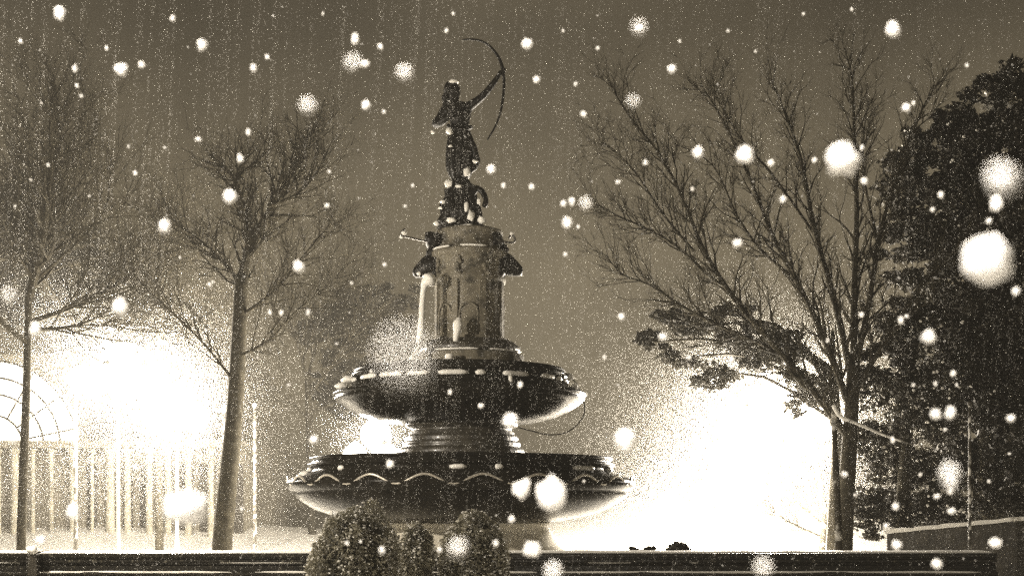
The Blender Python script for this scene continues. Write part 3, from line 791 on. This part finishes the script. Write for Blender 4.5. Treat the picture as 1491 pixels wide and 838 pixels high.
# ---------------------------------------------------------------- building at left
BY = 39.0
def building():
    V = BY/F
    bx = lambda px: (px-CX)*V
    bz = lambda py: CAMH + (HY-py)*V
    r = empty('arcaded_building', (bx(120), BY+4, 0), 'pale arcaded building with a great lit fanlight window, behind the left lamps', 'building')
    MB().box((bx(-150), BY, -.3), (bx(126), BY+8, bz(515))).build('wall', M['wall2'], r)
    MB().box((bx(126), BY+.02, -.3), (bx(350), BY+8, bz(640))).build('wing_wall', M['wall2'], r)
    # fanlight
    cx, cz = bx(-8), bz(650)
    rings = [124, 100, 76, 46]
    win = MB()
    for ri in rings:
        pp = [(cx+ri*V*cos(a), BY-.25, cz+ri*V*sin(a)) for a in [pi*k/32 for k in range(33)]]
        win.tube(pp, 1.7*V, 5)
    for a in [radians(q) for q in (12, 36, 60, 84, 108, 132, 156)]:
        win.tube([(cx+46*V*cos(a), BY-.25, cz+46*V*sin(a)), (cx+124*V*cos(a), BY-.25, cz+124*V*sin(a))], 1.4*V, 5)
    frame = win.build('fanlight_window', M['bark'], r)
    pane = MB(); b = 0; n = 40
    pane.v.append(Vector((cx, BY-.1, cz)))
    for k in range(n+1): pane.v.append(Vector((cx+124*V*cos(pi*k/n), BY-.1, cz+124*V*sin(pi*k/n))))
    m0 = len(pane.v)
    for v in list(pane.v): pane.v.append(v+Vector((0,.06,0)))
    for k in range(n): pane.f += [(0, k+2, k+1), (m0, m0+k+1, m0+k+2), (k+1,k+2,m0+k+2,m0+k+1)]
    pane.v = [v - r.location for v in pane.v]
    po = pydata('pane', pane.v, pane.f, M['lit'], None); po.parent = frame
    # colonnade
    k = 0
    crng = random.Random(8)
    for px in range(-120, 345, 27):
        px += crng.uniform(-6, 6); wdt = crng.uniform(2.2, 6.5)
        MB().lathe([(wdt*1.5*V,-.2),(wdt*1.5*V,.4),(wdt*V,.5),(wdt*.9*V,bz(662)),(wdt*1.5*V,bz(658)),(wdt*1.5*V,bz(654))], (bx(px), BY-.9), 12).build('column', M['column'], r, True)
        if k < 19 and px > 100:
            MB().box((bx(px+6), BY-.06, bz(775)), (bx(px+20), BY-.02, bz(675))).build('window', M['glass'], r)
        k += 1
    MB().box((bx(-150), BY-1.3, bz(654)), (bx(350), BY-.003, bz(644))).build('entablature', M['wall2'], r)
building()

# ---------------------------------------------------------------- falling snow
def flake(px, py, d, size, label, rng):
    Y = size/(d/F)
    if 'hazy' in label or 'grainy' in label or 'ring' in label: Y = 6.8/d; size = (.0013 + .00004*d) if d < 60 else .0017
    p = P(px, py, Y)
    mb = MB().blob((0,0,0), (size/2*rng.uniform(.85,1.1), size/2, size/2*rng.uniform(.85,1.35)), 2, .3, 1.6, rng.randint(0,999))
    o = mb.build('snowflake', M['flake'], None, True)
    o.location = p; tag(o, label, 'snowflake', 'large falling snowflakes')
    return o
BIG = [(1438,378,74,'largest white snow disc, at the right edge before the dark evergreen'),
 (1225,232,52,'big round white snow disc among the branches of the spreading bare tree'),
 (803,720,46,'big white snow disc over the right half of the lower bowl'),
 (268,737,58,'big white snow disc low beneath the smaller left lamp'),
 (911,640,32,'white snow disc right of the fountain stem'),
 (1460,262,42,'dim grainy snow disc just above the largest one'),
 (335,286,18,'white snowflake in front of the fork of the left bare tree'),
 (240,329,18,'white snowflake between the two left trees'),
 (448,153,24,'hazy snowflake upper left of the archer'),
 (176,101,16,'bright snowflake in the upper left sky'),
 (1300,43,20,'bright snowflake high in the upper right sky'),
 (1085,226,24,'squarish white snowflake left of the big branch disc'),
 (853,296,18,'hazy white snowflake left of the spreading tree tips'),
 (435,388,16,'white snowflake left of the fountain column'),
 (744,612,20,'white snowflake below the upper bowl at its right'),
 (759,710,24,'white snowflake just left of the big disc on the lower bowl'),
 (767,64,14,'white snowflake right of the bow tip'),
 (590,106,22,'pale ring-like snowflake left of the bow'),
 (922,148,20,'hazy snowflake right of the archer against the sky'),
 (1352,490,20,'round white snowflake at right below the branches'),
 (1362,603,16,'left one of two bright snowflakes side by side at right'),
 (1384,601,17,'right one of two bright snowflakes side by side at right'),
 (1451,296,18,'white snowflake directly above the largest disc'),
 (14,430,22,'hazy snowflake at the left edge above the building'),
 (51,479,15,'white snowflake above the lit fanlight window'),
 (176,447,20,'white snowflake at the top of the brightest left lamp glare'),
 (106,745,20,'squarish white flake in front of the foot of the thin left pole'),
 (667,797,26,'hazy flake in front of the right big shrub'),
 (775,800,24,'white flake above the ledge right of the shrubs'),
 (1112,824,28,'hazy round flake in front of the ledge at right'),
 (805,832,26,'hazy flake at the bottom edge in front of the ledge'),
 (1385,706,20,'hazy flake above the low wall'),
 (1306,793,15,'white flake at the left end of the low wall'),
 (1449,790,16,'white flake in front of the low wall near its right side'),
 (1363,820,15,'white flake before the ledge at right'),
 (568,675,12,'white flake on the left top edge of the lower bowl'),
 (87,20,15,'white snowflake near the top left corner'),
 (592,518,92,'huge faint hazy disc of a blurred snowflake left of the column above the upper bowl'),
 (931,40,24,'faint hazy snowflake high right of the archer'),(514,92,24,'faint hazy snowflake upper left between the archer and the hazy disc'),(1382,690,30,'faint grainy disc above the right end of the ledge')]
SM = [(517,57,12),(554,68,8),(251,27,8),(109,100,9),(206,94,9),(294,66,14),(389,83,8),(369,99,10),(533,153,13),(559,163,7),(531,93,12),
 (978,100,12),(850,166,9),(931,40,14),(1240,14,6),(781,116,10),(838,122,6),(715,246,12),(733,270,7),(774,272,8),(820,296,9),(833,293,10),(826,325,13),(842,330,6),(823,370,7),(905,461,10),(480,250,6),(476,299,8),
 (350,231,11),(361,192,8),(289,203,9),(187,213,5),(197,252,7),(305,414,7),(310,410,5),(410,455,7),(449,455,8),(393,455,7),(1016,222,16),(1122,237,9),(1258,263,10),(1255,215,8),(1186,233,7),(1074,354,13),(1140,290,9),(940,237,8),(900,265,8),(1008,275,6),
 (1320,157,12),(1370,283,8),(1358,305,7),(1440,322,9),(1479,424,12),(1254,458,8),(1330,150,6),(1312,466,9),(1320,460,7),(1205,495,6),(1388,543,9),(1362,558,6),(1393,560,5),(1472,608,12),(1376,625,5),(1384,715,10),(1364,722,9),(1386,743,11),(1304,737,10),(1230,690,9),(1003,520,8),(965,490,12),(1065,523,10),
 (457,640,12),(352,740,8),(150,612,7),(20,640,12),(60,786,14),(125,700,6),(95,560,8),(640,800,8),(505,790,7),(525,788,6),(556,800,10),(487,746,6),(745,755,10),(722,790,9),(850,700,6),(757,560,9),(655,570,7),(700,590,8),(590,300,6),(560,385,6),(512,412,6),(601,270,6),(650,45,6),(820,45,5),(870,70,6),(990,60,5),(1060,45,6),(1100,75,5),(1408,95,6),(1170,20,5),(660,20,6),(470,20,5),(155,70,6),(30,60,7),(60,150,5),(112,125,6),(118,140,6),
 (240,215,5),(70,240,6),(45,262,5),(130,285,5),(22,300,5),(262,375,5),(300,480,6),(375,520,5),(420,560,6),(490,500,5),(540,540,6),(880,520,6),(900,560,5),(980,590,5),(1290,520,5),(1330,560,6),(1300,640,7),(1260,680,6),(1340,690,6),(1440,700,6),(1470,660,5),(1245,720,6),(1290,765,8)]
rng = random.Random(99)
for (px, py, d, lb) in BIG:
    flake(px, py, d, (.014 if d > 40 else .010) if d > 22 else .007, lb, rng)
def where(px, py):
    if py > 800: return 'in front of the black ledge'
    if 1250 < px and py > 750: return 'in front of the low pale wall'
    if 1250 < px and py > 430: return 'before the lower boughs of the dark evergreen'
    if 1250 < px and py > 100: return 'before the upper crown of the dark evergreen'
    if 455 < px < 745 and py > 735: return 'in front of the round shrubs'
    if 425 < px < 925 and py > 665: return 'in front of the lower bowl'
    if 490 < px < 855 and 535 < py <= 665: return 'beside the upper bowl and stem'
    if 600 < px < 760 and 335 < py <= 535: return 'in front of the stone column'
    if px < 330 and py > 500: return 'before the pale colonnade'
    if px < 120 and py > 180: return 'before the dense tree at the left edge'
    if px < 480 and py > 160: return 'among the branches of the forked tree'
    if px < 610 and py > 160: return 'between the forked tree and the statue'
    if px < 500 and py <= 60: return 'high in the upper left sky'
    if px < 500: return 'in the left sky above the tree crowns'
    if px < 860 and py <= 160: return 'in the sky around the archer and bow'
    if px < 860: return 'in the sky right of the archer'
    if py <= 60: return 'high in the upper right sky'
    if py > 500: return 'in the glow left of the right lamp'
    return 'among the branches of the spreading bare tree'
for (px, py, d) in SM:
    flake(px, py, d*.92, rng.uniform(.004,.0065), ('tiny' if d < 7 else 'small' if d < 10 else 'medium-sized') + ' white snowflake ' + where(px, py), rng)
# the dense fine snowfall: uncountable
def snowfall():
    g = np.random.default_rng(77)
    cs = []; ss = []
    n = 45000                                   # evenly through the air
    Y = 1.8 + 36*g.random(n); x = g.uniform(-.46, .46, n)*Y; z = .02 + (CAMH+.42*Y)*g.random(n)
    cs.append(np.stack([x, Y, z], 1)); ss.append(g.uniform(.0008, .0024, n)*(.7+Y*.045)*np.where(g.random(n) < .06, 1.5, 1))
    ns = 900                                    # snow coming down in loose, nearly vertical strands
    A = g.uniform(-.46, .46, ns); D = g.uniform(7, 18, ns); Ln = g.normal(.055, .012, ns); T0 = g.random(ns); TL = g.uniform(.3, 1.1, ns)
    n = 170000; k = g.integers(0, ns, n); Y = D[k] + g.normal(0, .1, n)
    t = T0[k] + TL[k]*(g.random(n)-.5); ok = (t > 0) & (t < 1); k = k[ok]; Y = Y[ok]; t = t[ok]; n = len(t)
    z = .05 + (CAMH+.42*Y)*t; x = A[k]*Y + Ln[k]*(z-3) + g.normal(0, .0028, n)*Y**.5
    cs.append(np.stack([x, Y, z], 1)); ss.append(g.uniform(.0012, .0030, n)*(.6+Y*.05))
    for (px, py, Yl, sx, sz, n) in ((172,525,27,1.05,.95,90000), (258,590,29,.75,.75,40000), (547,632,25,.5,.35,7000),
                                    (1132,590,26.5,1.1,1.15,100000), (1070,680,29,1.3,1.0,70000), (975,735,33,1.5,.7,22000), (1110,650,26.5,2.0,1.5,60000), (190,560,27,1.9,1.4,34000), (150,700,27,2.2,.7,26000), (1020,740,30,1.8,.6,24000)):
        n = int(n*2.6); c = P(px, py, Yl)                       # extra flakes massed round the lamps to build up their white glow
        q = np.stack([g.normal(c.x, sx, n), g.normal(c.y, sx, n), g.normal(c.z, sz, n)], 1)
        q = q[q[:, 2] > .05]; cs.append(q); ss.append(g.uniform(.0016, .0044, len(q)))
    C = np.concatenate(cs); S_ = np.concatenate(ss)[:, None]; n = len(C)
    base = np.array([[0,0,1],[.94,0,-.33],[-.47,.82,-.33],[-.47,-.82,-.33]])
    qa = g.normal(size=(n, 4)); qa /= np.linalg.norm(qa, axis=1)[:, None]
    w, x, y, z = qa.T
    Rm = np.stack([1-2*(y*y+z*z), 2*(x*y-z*w), 2*(x*z+y*w), 2*(x*y+z*w), 1-2*(x*x+z*z), 2*(y*z-x*w), 2*(x*z-y*w), 2*(y*z+x*w), 1-2*(x*x+y*y)], 1).reshape(n, 3, 3)
    V = np.einsum('nij,kj->nki', Rm, base)*S_[:, :, None] + C[:, None, :]
    tri = np.array([0,1,2, 0,2,3, 0,3,1, 1,3,2])
    Fi = (np.arange(n)[:, None]*4 + tri[None]).astype(np.int32).ravel()
    me = bpy.data.meshes.new('falling_snow')
    me.vertices.add(4*n); me.vertices.foreach_set('co', V.astype(np.float32).ravel())
    me.loops.add(len(Fi)); me.loops.foreach_set('vertex_index', Fi)
    me.polygons.add(4*n); me.polygons.foreach_set('loop_start', np.arange(0, 12*n, 3, dtype=np.int32))
    me.update(calc_edges=True)
    tag(link('falling_snow', me, M['flake']), 'fine snow falling thickly across the whole scene, with extra flakes massed as lamp glow', kind='stuff')
snowfall()
